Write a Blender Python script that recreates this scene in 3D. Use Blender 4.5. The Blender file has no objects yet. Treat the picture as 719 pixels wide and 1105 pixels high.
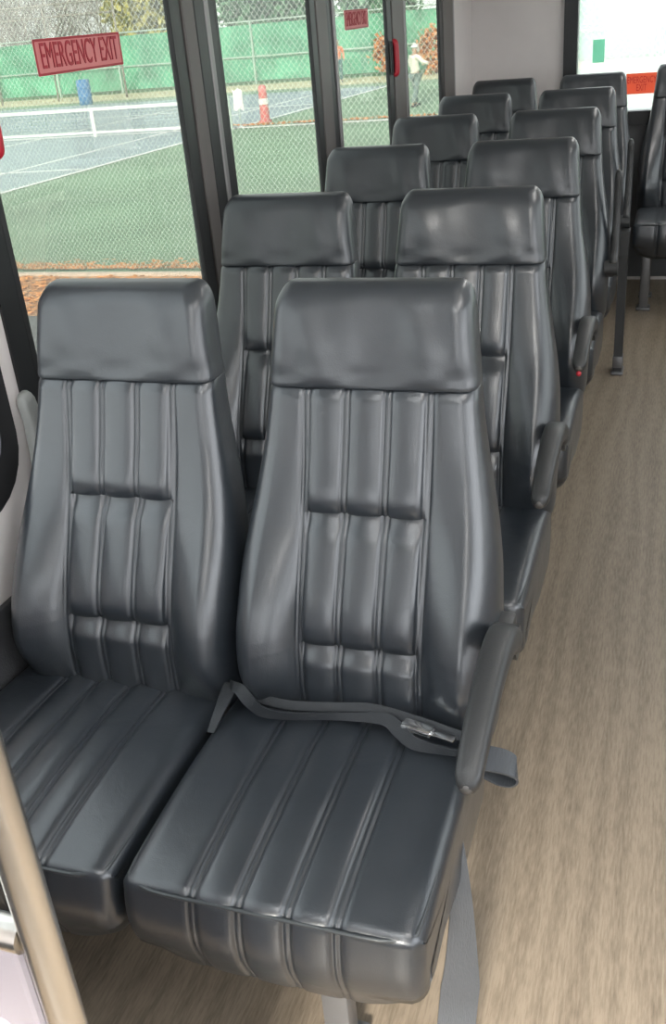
import bpy, bmesh, math, random
from mathutils import Vector, Matrix, Quaternion
random.seed(7)
sc = bpy.context.scene
COL = sc.collection
PI = math.pi

# ------------------------------------------------------------------ materials
def mat(name, base, rough=.5, metal=0., spec=.5, bump=0., bscale=200., var=0., vscale=8., coat=0., stretch=None, emit=None):
    m = bpy.data.materials.new(name); m.use_nodes = True
    nt = m.node_tree; N = nt.nodes; L = nt.links
    b = N['Principled BSDF']
    b.inputs['Base Color'].default_value = (*base, 1)
    b.inputs['Roughness'].default_value = rough
    b.inputs['Metallic'].default_value = metal
    b.inputs['Specular IOR Level'].default_value = spec
    if coat: b.inputs['Coat Weight'].default_value = coat; b.inputs['Coat Roughness'].default_value = .25
    tc = N.new('ShaderNodeTexCoord')
    vec = tc.outputs['Object']
    if stretch:
        mp = N.new('ShaderNodeMapping'); mp.inputs['Scale'].default_value = stretch
        L.new(vec, mp.inputs['Vector']); vec = mp.outputs['Vector']
    if var:
        n = N.new('ShaderNodeTexNoise'); n.inputs['Scale'].default_value = vscale; n.inputs['Detail'].default_value = 5
        L.new(vec, n.inputs['Vector'])
        r = N.new('ShaderNodeValToRGB')
        r.color_ramp.elements[0].position = .3; r.color_ramp.elements[1].position = .7
        r.color_ramp.elements[0].color = (*[max(0, c*(1-var)) for c in base], 1)
        r.color_ramp.elements[1].color = (*[min(1, c*(1+var)) for c in base], 1)
        L.new(n.outputs['Fac'], r.inputs['Fac']); L.new(r.outputs['Color'], b.inputs['Base Color'])
    if bump:
        n2 = N.new('ShaderNodeTexNoise'); n2.inputs['Scale'].default_value = bscale; n2.inputs['Detail'].default_value = 3
        L.new(vec, n2.inputs['Vector'])
        bp = N.new('ShaderNodeBump'); bp.inputs['Strength'].default_value = bump; bp.inputs['Distance'].default_value = .002
        L.new(n2.outputs['Fac'], bp.inputs['Height']); L.new(bp.outputs['Normal'], b.inputs['Normal'])
    if emit:
        b.inputs['Emission Color'].default_value = (*emit[:3], 1); b.inputs['Emission Strength'].default_value = emit[3]
    return m

def vinyl_mat(nm='black_vinyl', r0=.29, r1=.41):
    m = bpy.data.materials.new(nm); m.use_nodes = True
    nt = m.node_tree; N = nt.nodes; L = nt.links; b = N['Principled BSDF']
    tc = N.new('ShaderNodeTexCoord')
    n = N.new('ShaderNodeTexNoise'); n.inputs['Scale'].default_value = 14; n.inputs['Detail'].default_value = 4
    L.new(tc.outputs['Object'], n.inputs['Vector'])
    r = N.new('ShaderNodeValToRGB')
    r.color_ramp.elements[0].color = (.016, .020, .0255, 1); r.color_ramp.elements[1].color = (.023, .028, .0345, 1)
    L.new(n.outputs['Fac'], r.inputs['Fac']); L.new(r.outputs['Color'], b.inputs['Base Color'])
    rr = N.new('ShaderNodeMapRange'); rr.inputs['To Min'].default_value = r0; rr.inputs['To Max'].default_value = r1
    L.new(n.outputs['Fac'], rr.inputs['Value']); L.new(rr.outputs['Result'], b.inputs['Roughness'])
    b.inputs['Specular IOR Level'].default_value = .85
    b.inputs['Coat Weight'].default_value = .42; b.inputs['Coat Roughness'].default_value = .22
    b.inputs['Sheen Weight'].default_value = .0
    v = N.new('ShaderNodeTexVoronoi'); v.inputs['Scale'].default_value = 520
    L.new(tc.outputs['Object'], v.inputs['Vector'])
    n3 = N.new('ShaderNodeTexNoise'); n3.inputs['Scale'].default_value = 22; n3.inputs['Detail'].default_value = 3; n3.inputs['Distortion'].default_value = .6
    L.new(tc.outputs['Object'], n3.inputs['Vector'])
    b1 = N.new('ShaderNodeBump'); b1.inputs['Strength'].default_value = .10; b1.inputs['Distance'].default_value = .010
    L.new(n3.outputs['Fac'], b1.inputs['Height'])
    b2 = N.new('ShaderNodeBump'); b2.inputs['Strength'].default_value = .12; b2.inputs['Distance'].default_value = .001
    L.new(v.outputs['Distance'], b2.inputs['Height']); L.new(b1.outputs['Normal'], b2.inputs['Normal'])
    L.new(b2.outputs['Normal'], b.inputs['Normal'])
    return m

def glass_mat(name, haze, tint=(1, 1, 1), gloss=.06, hazecol=(.9, .95, .93)):
    m = bpy.data.materials.new(name); m.use_nodes = True
    nt = m.node_tree; N = nt.nodes; L = nt.links
    for n in list(N):
        if n.type == 'BSDF_PRINCIPLED': N.remove(n)
    out = [n for n in N if n.type == 'OUTPUT_MATERIAL'][0]
    t = N.new('ShaderNodeBsdfTransparent'); t.inputs['Color'].default_value = (*tint, 1)
    tr = N.new('ShaderNodeBsdfTranslucent'); tr.inputs['Color'].default_value = (*hazecol, 1)
    g = N.new('ShaderNodeBsdfGlossy'); g.inputs['Roughness'].default_value = .03
    noi = N.new('ShaderNodeTexNoise'); noi.inputs['Scale'].default_value = 2.2
    tc = N.new('ShaderNodeTexCoord'); L.new(tc.outputs['Object'], noi.inputs['Vector'])
    mr = N.new('ShaderNodeMapRange'); mr.inputs['To Min'].default_value = haze*.8; mr.inputs['To Max'].default_value = haze*1.2
    L.new(noi.outputs['Fac'], mr.inputs['Value'])
    m1 = N.new('ShaderNodeMixShader'); L.new(mr.outputs['Result'], m1.inputs['Fac']); L.new(t.outputs[0], m1.inputs[1]); L.new(tr.outputs[0], m1.inputs[2])
    m2 = N.new('ShaderNodeMixShader'); m2.inputs['Fac'].default_value = gloss; L.new(m1.outputs[0], m2.inputs[1]); L.new(g.outputs[0], m2.inputs[2])
    L.new(m2.outputs[0], out.inputs['Surface'])
    return m

def floor_mat():
    m = bpy.data.materials.new('wood_look_vinyl_floor'); m.use_nodes = True
    nt = m.node_tree; N = nt.nodes; L = nt.links; b = N['Principled BSDF']
    tc = N.new('ShaderNodeTexCoord')
    mp = N.new('ShaderNodeMapping'); mp.inputs['Scale'].default_value = (1, .10, 1); L.new(tc.outputs['Object'], mp.inputs['Vector'])
    n1 = N.new('ShaderNodeTexNoise'); n1.inputs['Scale'].default_value = 210; n1.inputs['Detail'].default_value = 6; n1.inputs['Roughness'].default_value = .65
    L.new(mp.outputs['Vector'], n1.inputs['Vector'])
    mp2 = N.new('ShaderNodeMapping'); mp2.inputs['Scale'].default_value = (1, .16, 1); L.new(tc.outputs['Object'], mp2.inputs['Vector'])
    w = N.new('ShaderNodeTexWave'); w.inputs['Scale'].default_value = 5; w.inputs['Distortion'].default_value = 9; w.inputs['Detail'].default_value = 3; w.inputs['Detail Scale'].default_value = 1.4
    L.new(mp2.outputs['Vector'], w.inputs['Vector'])
    n2 = N.new('ShaderNodeTexNoise'); n2.inputs['Scale'].default_value = 5; n2.inputs['Detail'].default_value = 3; L.new(mp2.outputs['Vector'], n2.inputs['Vector'])
    a1 = N.new('ShaderNodeMath'); a1.operation = 'MULTIPLY'; a1.inputs[1].default_value = .11; L.new(w.outputs['Fac'], a1.inputs[0])
    a2 = N.new('ShaderNodeMath'); a2.operation = 'MULTIPLY_ADD'; a2.inputs[1].default_value = .80; L.new(n1.outputs['Fac'], a2.inputs[0]); L.new(a1.outputs[0], a2.inputs[2])
    a3 = N.new('ShaderNodeMath'); a3.operation = 'MULTIPLY_ADD'; a3.inputs[1].default_value = .22; L.new(n2.outputs['Fac'], a3.inputs[0]); L.new(a2.outputs[0], a3.inputs[2])
    r = N.new('ShaderNodeValToRGB')
    r.color_ramp.elements[0].position = .36; r.color_ramp.elements[0].color = (.140, .110, .080, 1)
    r.color_ramp.elements[1].position = .68; r.color_ramp.elements[1].color = (.268, .217, .162, 1)
    L.new(a3.outputs[0], r.inputs['Fac']); L.new(r.outputs['Color'], b.inputs['Base Color'])
    b.inputs['Roughness'].default_value = .42; b.inputs['Specular IOR Level'].default_value = .35
    bp = N.new('ShaderNodeBump'); bp.inputs['Strength'].default_value = .12; bp.inputs['Distance'].default_value = .001
    L.new(n1.outputs['Fac'], bp.inputs['Height']); L.new(bp.outputs['Normal'], b.inputs['Normal'])
    return m

M = dict(
    vinyl=vinyl_mat(),
    hvinyl=vinyl_mat('headrest_vinyl', .38, .50),
    piping=mat('piping_vinyl', (.04, .045, .048), .3),
    arm=mat('armrest_plastic', (.030, .031, .032), .42, bump=.2, bscale=400),
    armgrey=mat('grey_armrest_plastic', (.30, .31, .30), .45, bump=.15, bscale=300),
    worn=mat('worn_armrest_end', (.08, .075, .07), .5, var=.3, vscale=90),
    frame=mat('black_frame_steel', (.02, .021, .022), .4, metal=.2),
    leg=mat('grey_leg_steel', (.17, .17, .175), .38, metal=.5, bump=.1, bscale=80),
    web=mat('belt_webbing', (.020, .023, .027), .5, bump=.5, bscale=600, stretch=(1, 1, 1)),
    webgrey=mat('grey_webbing', (.06, .065, .073), .38, bump=.5, bscale=500, stretch=(1, .2, .2)),
    chrome=mat('belt_chrome', (.8, .8, .8), .18, metal=1),
    steel=mat('brushed_stainless', (.82, .79, .74), .27, metal=1, bump=.06, bscale=120, stretch=(1, 1, .02)),
    panel=mat('pale_pink_panel', (.58, .52, .56), .35, bump=.05, bscale=60),
    floor=floor_mat(),
    wall=mat('pale_wall_laminate', (.66, .62, .605), .5, var=.06, vscale=3, bump=.06, bscale=120),
    wallgrey=mat('grey_wall_lining', (.33, .30, .31), .55, var=.06, vscale=3, bump=.06, bscale=120),
    darklining=mat('dark_grey_lining', (.085, .087, .09), .6, bump=.08, bscale=120),
    darkwall=mat('dark_wall_carpet', (.035, .036, .039), .9, bump=.5, bscale=300),
    ceil=mat('ceiling_panel', (.62, .62, .60), .6, bump=.05, bscale=90),
    black=mat('black_window_frame', (.010, .011, .012), .38, bump=.05, bscale=200),
    rubber=mat('black_rubber', (.014, .014, .015), .42),
    alu=mat('grey_aluminium', (.26, .25, .25), .4, metal=.6),
    post=mat('grey_post_trim', (.10, .09, .085), .45),
    glass=glass_mat('dusty_glass', .03),
    fglass=glass_mat('front_side_glass', .03, tint=(.66, .67, .66)),
    hatch=glass_mat('added_frosted_hatch', .80, hazecol=(.95, .95, .95)),  # pane of the added roof hatch
    tglass=glass_mat('tinted_dusty_glass', .035, tint=(.43, .44, .42), hazecol=(.86, .9, .86)),
    rglass=glass_mat('milky_rear_glass', .60, hazecol=(.40, .41, .405)),
    signbg=mat('sign_pink', (.62, .20, .20), .5),
    signtx=mat('sign_red', (.36, .015, .03), .5),
    rsignbg=glass_mat('rear_sign_orange', .8, tint=(.7, .3, .2), hazecol=(.80, .28, .20)),
    red=mat('red_plastic', (.42, .015, .03), .35),
    lamp=mat('added_lamp_diffuser', (.9, .9, .9), .5, emit=(1, .98, .95, 6.)),  # glow of the added ceiling lamps
    white=mat('white_paint', (.80, .80, .78), .5),
    notice=glass_mat('green_notice', .75, tint=(.4, .7, .6), hazecol=(.42, .72, .58)),
    asphalt=mat('asphalt', (.12, .12, .12), .9, var=.3, vscale=30),
    litter=mat('leaf_litter_soil', (.50, .31, .19), .9, var=.45, vscale=14),
    curb=mat('concrete_curb', (.55, .45, .37), .85, var=.1, vscale=20),
    green=mat('green_court', (.175, .275, .175), .8, var=.2, vscale=.35),
    blue=mat('blue_court', (.30, .37, .40), .8, var=.12, vscale=.5),
    line=mat('court_line', (.75, .75, .72), .8),
    tan=mat('tan_leafy_strip', (.48, .44, .28), .9, var=.25, vscale=1.5),
    wire=mat('galvanised_wire', (.55, .62, .54), .5, metal=.3),
    fpost=mat('fence_pipe', (.42, .52, .46), .5, metal=.3),
    screen=mat('green_windscreen', (.10, .33, .20), .85, var=.45, vscale=.9),
    netm=mat('net_mesh', (.12, .15, .14), .8),
    bark=mat('grey_bark', (.26, .23, .20), .9, var=.3, vscale=6),
    twig=mat('pinkish_grey_twigs', (.36, .31, .28), .9, var=.3, vscale=2),
    leafg=mat('green_leaves', (.13, .27, .10), .7, var=.5, vscale=3),
    leafd=mat('dark_green_leaves', (.08, .20, .10), .7, var=.5, vscale=3),
    leafy=mat('olive_leaves', (.40, .36, .09), .7, var=.4, vscale=3),
    leafo=mat('orange_leaves', (.60, .25, .08), .7, var=.5, vscale=5),
    skin=mat('skin', (.45, .26, .18), .6),
    shirt=mat('cream_shirt', (.80, .76, .66), .8),
    orange=mat('orange_jacket', (.66, .20, .09), .8),
    trous=mat('grey_green_trousers', (.16, .22, .21), .8),
    teal=mat('dark_teal_trousers', (.04, .12, .13), .8),
    bollard=mat('faded_red_bollard', (.60, .16, .15), .6),
    barrel=mat('blue_barrel', (.07, .22, .45), .5),
    towel=mat('white_towel', (.8, .8, .78), .9),
)

# ------------------------------------------------------------------ helpers
def obj(name, bm, m, parent=None, smooth=False, angle=None):
    me = bpy.data.meshes.new(name)
    bmesh.ops.recalc_face_normals(bm, faces=bm.faces)
    bm.to_mesh(me); bm.free()
    ms = m if isinstance(m, (list, tuple)) else [m]
    for q in ms: me.materials.append(q)
    if smooth:
        for p in me.polygons: p.use_smooth = True
        if angle: me.set_sharp_from_angle(angle=math.radians(angle))
    o = bpy.data.objects.new(name, me); COL.objects.link(o)
    if parent: o.parent = parent
    return o
def inst(name, me, parent, loc=(0, 0, 0)):
    o = bpy.data.objects.new(name, me); COL.objects.link(o); o.parent = parent; o.location = loc; return o
def empty(name, loc=(0, 0, 0), rz=0):
    o = bpy.data.objects.new(name, None); COL.objects.link(o); o.location = loc; o.rotation_euler = (0, 0, rz); o.empty_display_size = .1; return o
def tag(o, label, cat, group=None, kind=None):
    o['label'] = label; o['category'] = cat
    if group: o['group'] = group
    if kind: o['kind'] = kind
    return o
def struct(o): o['kind'] = 'structure'; return o
def BM(): return bmesh.new()
def box(bm, x0, x1, y0, y1, z0, z1, bev=0, seg=2):
    r = bmesh.ops.create_cube(bm, size=1)
    vs = r['verts']
    for v in vs:
        v.co = Vector(((x0+x1)/2+v.co.x*(x1-x0), (y0+y1)/2+v.co.y*(y1-y0), (z0+z1)/2+v.co.z*(z1-z0)))
    if bev:
        es = list({e for v in vs for e in v.link_edges})
        bmesh.ops.bevel(bm, geom=es, offset=bev, segments=seg, affect='EDGES', profile=.5)
def frames(pts):
    T = []
    n = len(pts)
    for i in range(n):
        a = pts[max(0, i-1)]; b = pts[min(n-1, i+1)]
        T.append((b-a).normalized())
    u = Vector((1, 0, 0)) if abs(T[0].x) < .9 else Vector((0, 0, 1))
    U = []
    for t in T:
        u = (u - t*u.dot(t)).normalized(); U.append(u.copy())
    return T, U
def tube(bm, pts, r, n=8, cap=True):
    pts = [Vector(p) for p in pts]
    T, U = frames(pts)
    rs = r if isinstance(r, (list, tuple)) else [r]*len(pts)
    rings = []
    for p, t, u, q in zip(pts, T, U, rs):
        w = t.cross(u)
        rings.append([bm.verts.new(p+(u*math.cos(2*PI*k/n)+w*math.sin(2*PI*k/n))*q) for k in range(n)])
    for a, b in zip(rings, rings[1:]):
        for k in range(n): bm.faces.new((a[k], a[(k+1) % n], b[(k+1) % n], b[k]))
    if cap: bm.faces.new(rings[0][::-1]); bm.faces.new(rings[-1])
def loft(bm, rings, cap=True):
    vs = [[bm.verts.new(p) for p in r] for r in rings]
    n = len(vs[0])
    for a, b in zip(vs, vs[1:]):
        for k in range(n): bm.faces.new((a[k], a[(k+1) % n], b[(k+1) % n], b[k]))
    if cap:
        for r in (vs[0], vs[-1]):
            c = bm.verts.new(sum((v.co for v in r), Vector())/n)
            for k in range(n): bm.faces.new((r[k], r[(k+1) % n], c))
def lerp(a, b, t): return a+(b-a)*t
def interp(tab, x):
    if x <= tab[0][0]: return tab[0][1]
    for (x0, y0), (x1, y1) in zip(tab, tab[1:]):
        if x <= x1: return lerp(y0, y1, (x-x0)/(x1-x0))
    return tab[-1][1]
def catmull(P, n=8):
    P = [Vector(p) for p in P]; out = []
    for i in range(len(P)-1):
        p0 = P[max(0, i-1)]; p1 = P[i]; p2 = P[i+1]; p3 = P[min(len(P)-1, i+2)]
        for k in range(n):
            t = k/n
            out.append(.5*((2*p1)+(p2-p0)*t+(2*p0-5*p1+4*p2-p3)*t*t+(3*p1-p0-3*p2+p3)*t**3))
    out.append(P[-1]); return out
def smooth_tab(tab, z):
    return (interp(tab, z-.02)+2*interp(tab, z)+interp(tab, z+.02))/4
def sstep(a, b, x):
    t = min(1, max(0, (x-a)/(b-a))); return t*t*(3-2*t)
def ribbon(bm, pts, dirs, w, th=.0016):
    """strap through pts; dirs = width direction per point"""
    pts = [Vector(p) for p in pts]; T, _ = frames(pts)
    ws = w if isinstance(w, (list, tuple)) else [w]*len(pts)
    rings = []
    for p, t, d, q in zip(pts, T, dirs, ws):
        d = Vector(d); d = (d-t*d.dot(t)).normalized(); n = t.cross(d)
        rings.append([p-d*q/2-n*th, p+d*q/2-n*th, p+d*q/2+n*th, p-d*q/2+n*th])
    loft(bm, rings)

# ------------------------------------------------------------------ seat meshes (local: x centred, y relative to Y=1.0, z from floor)
Y0 = 1.0
WID = [(.41, .205), (.44, .213), (.48, .2140), (.54, .2155), (.62, .2155), (.70, .2105), (.76, .2010), (.82, .1885), (.88, .177), (.93, .170), (.966, .167), (1.03, .161), (1.085, .156), (1.12, .150)]
FRONT = [(.41, 1.186), (.46, 1.184), (.52, 1.186), (.58, 1.195), (.66, 1.224), (.76, 1.270), (.86, 1.308), (.966, 1.338), (1.05, 1.360), (1.12, 1.378)]
THK = [(.41, .095), (.6, .105), (.8, .095), (.966, .082), (1.12, .068)]
GX = (-.098, -.033, .033, .098)
SEAM, T1, T2 = .967, .781, .586
def groove(x):
    d = 0
    for g in GX:
        for s in (-.0045, .0045):
            d -= .0042*math.exp(-((x-g-s)/.0021)**2)
        d -= .0022*math.exp(-((x-g)/.010)**2)
    return d
def pillow(x):           # each channel between seams puffs out a little
    for a, b in zip(GX, GX[1:]):
        if a < x < b:
            t = (x-a)/(b-a); return .0045*(1-(2*t-1)**2)
    return 0
def seg_profile(s):      # s 0 bottom .. 1 top of a tufted segment
    return .016*(1-s)**1.3*(1-math.exp(-s/.10))-.010*sstep(.78, 1., s)
def back_disp(x, z, w):
    d = groove(x)
    ax = abs(x)
    # end the tucks at the outer seams
    inside = 1-sstep(.088, .100, ax)
    if z > T1: s = (z-T1)/(SEAM-T1); top = True
    elif z > T2: s = (z-T2)/(T1-T2); top = False
    else: s = (z-.41)/(T2-.41); top = False
    p = seg_profile(max(0, s))
    if top: p = .016*(1-s)**1.3*(1-math.exp(-s/.10))
    if z < T2: p = .0045*s-.011*sstep(.78, 1., s) if s < 1 else 0
    # puckers where the tuck meets each seam
    near = math.exp(-((z-T1+.012)/.014)**2)+math.exp(-((z-T2+.012)/.014)**2)
    puck = -.003*near*(math.cos(x/.033*PI)*-.5+.5)
    flat = 1-.75*(math.exp(-((z-T1)/.02)**2)+math.exp(-((z-T2)/.02)**2))
    d += inside*(p+puck+pillow(x)*flat)
    # side bolsters
    bol = sstep(.092, .158, ax)*(.72*sstep(.42, .56, z)*(1-sstep(.59, .82, z))+.28*sstep(.42, .56, z)*(1-sstep(.70, .95, z)))
    d += .048*bol
    d -= .004*sstep(.955, .967, z)
    return d
def ring_xy(w, yf, th, r, disp, xs_c, side_n=9):
    """closed loop around one height: front left->right, right side, back, left side"""
    pts = []
    f = w-r
    q = min(1, (f-.003)/max(xs_c))
    cxs = [x*q for x in xs_c]
    lo = [-f]; hi = [f]
    for x in lo+cxs+hi: pts.append((x, yf-disp(x)))
    for k in range(1, side_n):
        a = PI/2*k/side_n
        x = f+r*math.sin(a); pts.append((x, yf-disp(f)*math.cos(a)+r*(1-math.cos(a))))
    rb = min(.025, th*.3)
    pts.append((w, yf+th*.5)); pts.append((w, yf+th-rb))
    for k in range(1, 5):
        a = PI/2*k/4; pts.append((w-rb*(1-math.cos(a)), yf+th-rb+rb*math.sin(a)))
    for x in (.5*w, 0, -.5*w): pts.append((x, yf+th))
    for k in range(3, -1, -1):
        a = PI/2*k/4; pts.append((-w+rb*(1-math.cos(a)), yf+th-rb+rb*math.sin(a)))
    pts.append((-w, yf+th-rb)); pts.append((-w, yf+th*.5))
    for k in range(side_n-1, 0, -1):
        a = PI/2*k/side_n
        x = -f-r*math.sin(a); pts.append((x, yf-disp(-f)*math.cos(a)+r*(1-math.cos(a))))
    return pts
def dense_x(lim):
    xs = set()
    n = int(lim/.0075)
    for i in range(-n, n+1): xs.add(round(i*.0075, 4))
    for g in GX:
        for o in (-.0085, -.0065, -.0045, -.0025, 0, .0025, .0045, .0065, .0085): xs.add(round(g+o, 4))
    xs = sorted(xs); out = [xs[0]]
    for x in xs[1:]:
        if x-out[-1] > .0012: out.append(x)
    return out
def make_backrest():
    zs = []
    z = .41
    while z < SEAM:
        zs.append(z)
        near = min(abs(z-T1), abs(z-T2))
        z += .0018 if near < .016 else (.004 if near < .04 else .008)
    zs.append(SEAM)
    xs = dense_x(.120)
    bm = BM(); rings = []
    for z in zs:
        w = smooth_tab(WID, z); yf = smooth_tab(FRONT, z); th = interp(THK, z)
        r = lerp(.050, .030, sstep(.62, .93, z))
        pin = .004*math.exp(-((SEAM-z)/.005)**2)     # pinched at headrest seam
        inset = .03*(1-math.sqrt(max(0, 1-(1-min(1, (z-.41)/.03))**2)))
        ring = ring_xy(w-inset*.5-pin*.15, yf+inset+pin, th-2*inset-pin, r, lambda x: back_disp(x, z, w), xs)
        rings.append([Vector((x, y-Y0, z)) for x, y in ring])
    loft(bm, rings)
    return bm
def make_headrest():
    bm = BM(); rings = []
    xs = [i*.01 for i in range(-15, 16)]
    ztop = 1.116; R = .034
    zs = [SEAM+.0005+k*.0015 for k in range(6)]
    z = zs[-1]+.006
    while z < ztop-R: zs.append(z); z += .008
    zs += [ztop-R+R*math.sin(PI/2*k/10) for k in range(0, 11)]
    F0 = 1.338
    for z in zs:
        w = smooth_tab(WID, z); yf = smooth_tab(FRONT, z); th = interp(THK, z)
        t = min(1, max(0, (z-(ztop-R))/R)); c = 1-math.sqrt(max(0, 1-t*t))
        pin = .002*math.exp(-((z-SEAM)/.004)**2)
        u = (z-SEAM)/(ztop-SEAM)
        def disp(x):
            e = abs(x)/.15
            puff = .0075*math.sin(PI*min(1, u*1.05))**1.3 if 0 < u < .952 else 0
            dish = -.009*math.exp(-((x-.01)/.06)**2)*math.sin(PI*min(1, max(0, u)))
            wr = .0022*math.sin(x*75+u*4)*math.sin(PI*min(1, max(0, u)))*sstep(.03, .09, abs(x))
            fold = -.003*math.exp(-((u-.12)/.08)**2)*math.cos(x*40)
            return (puff+dish+wr+fold)*(1-t)
        r = .026
        th2 = th-1.55*R*c-pin
        wt = w-.020*c-pin*.15
        ring = ring_xy(wt, yf+R*c+pin, max(.012, th2), min(r, max(.006, th2*.45)) if t > 0 else r, disp, xs)
        rings.append([Vector((x, y-Y0, z)) for x, y in ring])
    loft(bm, rings)
    return bm
def cushion_profile():
    """closed YZ loop, returns (y,z,ny,nz,weight of stitching)"""
    P = []
    # top from the back to the front
    for k in range(15):
        t = k/14; y = lerp(1.235, .806, t); z = .452+.014*math.sin(PI*t)**.8+.004*t
        P.append((y, z, 1.0))
    for a in (20, 45, 70, 90):          # front top edge
        a = math.radians(a); P.append((.806-.016*math.sin(a), .440+.016*math.cos(a), 1.0))
    # front face bulging, sloping under
    for k in range(1, 10):
        t = k/9; P.append((.790-.014*math.sin(PI*t)+.012*t, lerp(.440, .312, t), 1.0))
    for a in (20, 45, 70, 90):
        a = math.radians(a); P.append((.802+.050*(1-math.cos(a)), .312-.036*math.sin(a), .5*(1-a/(PI/2))))
    for y in (.92, 1.05, 1.2): P.append((y, .285, 0))
    P.append((1.245, .33, 0)); P.append((1.25, .38, 0)); P.append((1.247, .43, 0))
    return P
def make_cushion():
    P = cushion_profile(); n = len(P)
    nor = []
    for i in range(n):
        a = P[i-1]; b = P[(i+1) % n]
        ty, tz = b[0]-a[0], b[1]-a[1]; l = math.hypot(ty, tz)
        nor.append((tz/l*-1, ty/l))   # candidate
    # make outward
    cy = sum(p[0] for p in P)/n; cz = sum(p[1] for p in P)/n
    sg = sum(((p[0]-cy)*q[0]+(p[1]-cz)*q[1]) for p, q in zip(P, nor))
    if sg < 0: nor = [(-a, -b) for a, b in nor]
    W = .207; R = .026
    xs = [-W+R-R*math.sin(math.radians(a)) for a in (90, 72, 54, 36, 18)]+[-.175, -.165, -.15, -.135]+dense_x(.128)+[.135, .15, .165, .175]+[W-R+R*math.sin(math.radians(a)) for a in (18, 36, 54, 72, 90)]
    rings = []
    for x in xs:
        e = max(0, (abs(x)-(W-R))/R); ins = R*(1-math.sqrt(max(0, 1-e*e)))
        ring = []
        for (y, z, wt), (ny, nz) in zip(P, nor):
            d = groove(x)*wt*.9+pillow(x)*wt*.6-ins
            d += wt*.004*(1-(x/W)**2)
            # lower front corners swept up and back
            if z < .335: z = z+.055*max(0, (abs(x)-.10)/.12)**2*(1 if y < .95 else .3)
            ring.append(Vector((x, y+ny*d-Y0, z+nz*d)))
        rings.append(ring)
    bm = BM(); loft(bm, rings); return bm
def make_piping():
    bm = BM()
    W = .197
    pts = [(-W, 1.20-Y0, .446), (-W-.002, 1.0-Y0, .455), (-W, .83-Y0, .452), (-W+.008, .803-Y0, .449), (-W+.03, .7935-Y0, .449)]
    mid = [(x, .7905-Y0-.002, .4505) for x in (-.14, -.07, 0, .07, .14)]
    pts2 = [(-x, y, z) for x, y, z in pts[::-1]]
    tube(bm, catmull(pts+mid+pts2, 5), .0032, 8)
    return bm
def make_frame():
    bm = BM()
    for x in (-.13, .13): box(bm, x-.016, x+.016, .92-Y0, 1.25-Y0, .252, .292, .004)
    for y in (.95, 1.19): box(bm, -.15, .15, y-.018-Y0, y+.018-Y0, .256, .288, .004)
    return bm
def wall_bracket():
    bm = BM()
    box(bm, -.229, -.20, .86-Y0, 1.22-Y0, .22, .31, .004)
    for y in (.92, 1.16): box(bm, -.21, .02, y-.012-Y0, y+.012-Y0, .225, .268, .004)
    return bm
def leg_front():
    bm = BM()
    box(bm, -.022, .022, .945-Y0, .985-Y0, .012, .31, .005)
    box(bm, -.034, .034, .925-Y0, 1.005-Y0, 0, .014, .004)
    return bm
def leg_aisle():
    bm = BM()
    loft(bm, [[Vector((x, y-Y0, z)) for x, y in ((-.018, y0), (.018, y0), (.018, y1), (-.018, y1))] for z, y0, y1 in ((.0, 1.035, 1.115), (.012, 1.035, 1.115), (.05, 1.048, 1.098), (.50, 1.06, 1.10), (.585, 1.12, 1.20))])
    return bm
def leg_boot():
    bm = BM(); box(bm, -.025, .025, 1.015-Y0, 1.12-Y0, 0, .012, .004); box(bm, -.021, .021, 1.04-Y0, 1.106-Y0, .01, .075, .004); return bm
ARM = catmull([(0, 1.205, .610), (0, 1.165, .642), (0, 1.10, .655), (0, 1.02, .648), (0, .94, .628), (0, .888, .604)], 5)
PIV = Vector((0, 1.205, .615))
def arm_sweep(path, h0, h1, w0, w1):
    bm = BM(); rings = []
    T, _ = frames(path)
    n = len(path)
    for i, (p, t) in enumerate(zip(path, T)):
        f = i/(n-1)
        e = 1-.45*sstep(.93, 1., f)-.25*(1-sstep(0, .06, f))
        w = lerp(w0, w1, f)*.5*e; h = lerp(h0, h1, f)*.5*e
        nrm = Vector((0, -t.z, t.y))
        if nrm.z < 0: nrm = -nrm
        ring = []
        for k in range(20):
            a = 2*PI*k/20; c, s = math.cos(a), math.sin(a)
            ring.append(p+Vector((1, 0, 0))*w*math.copysign(abs(c)**.6, c)+nrm*h*math.copysign(abs(s)**.6, s)-Vector((0, Y0, 0)))
        rings.append(ring)
    loft(bm, rings); return bm
def arm_cap():
    bm = BM()
    p = ARM[-1]; t = (ARM[-1]-ARM[-2]).normalized()
    bmesh.ops.create_uvsphere(bm, u_segments=16, v_segments=10, radius=1)
    for v in bm.verts:
        c = v.co; v.co = p-t*.003+Vector((c.x*.0095, 0, 0))+t*(c.y*.007)+Vector((0, -t.z, t.y))*c.z*.0095-Vector((0, Y0, 0))
    return bm
def arm_pivot():
    bm = BM()
    tube(bm, [(-.030, 1.212-Y0, .606), (.016, 1.212-Y0, .606)], .027, 20)
    box(bm, -.034, .006, 1.20-Y0, 1.27-Y0, .575, .625, .008)
    return bm
def rot_up(bm, deg):
    m = Matrix.Translation(PIV-Vector((0, Y0, 0)))@Matrix.Rotation(math.radians(deg), 4, 'X')@Matrix.Translation(-(PIV-Vector((0, Y0, 0))))
    bm.transform(m); return bm
def mesh_of(name, bm, m, angle=None):
    o = obj(name, bm, m, None, True, angle); me = o.data; bpy.data.objects.remove(o); return me
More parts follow.
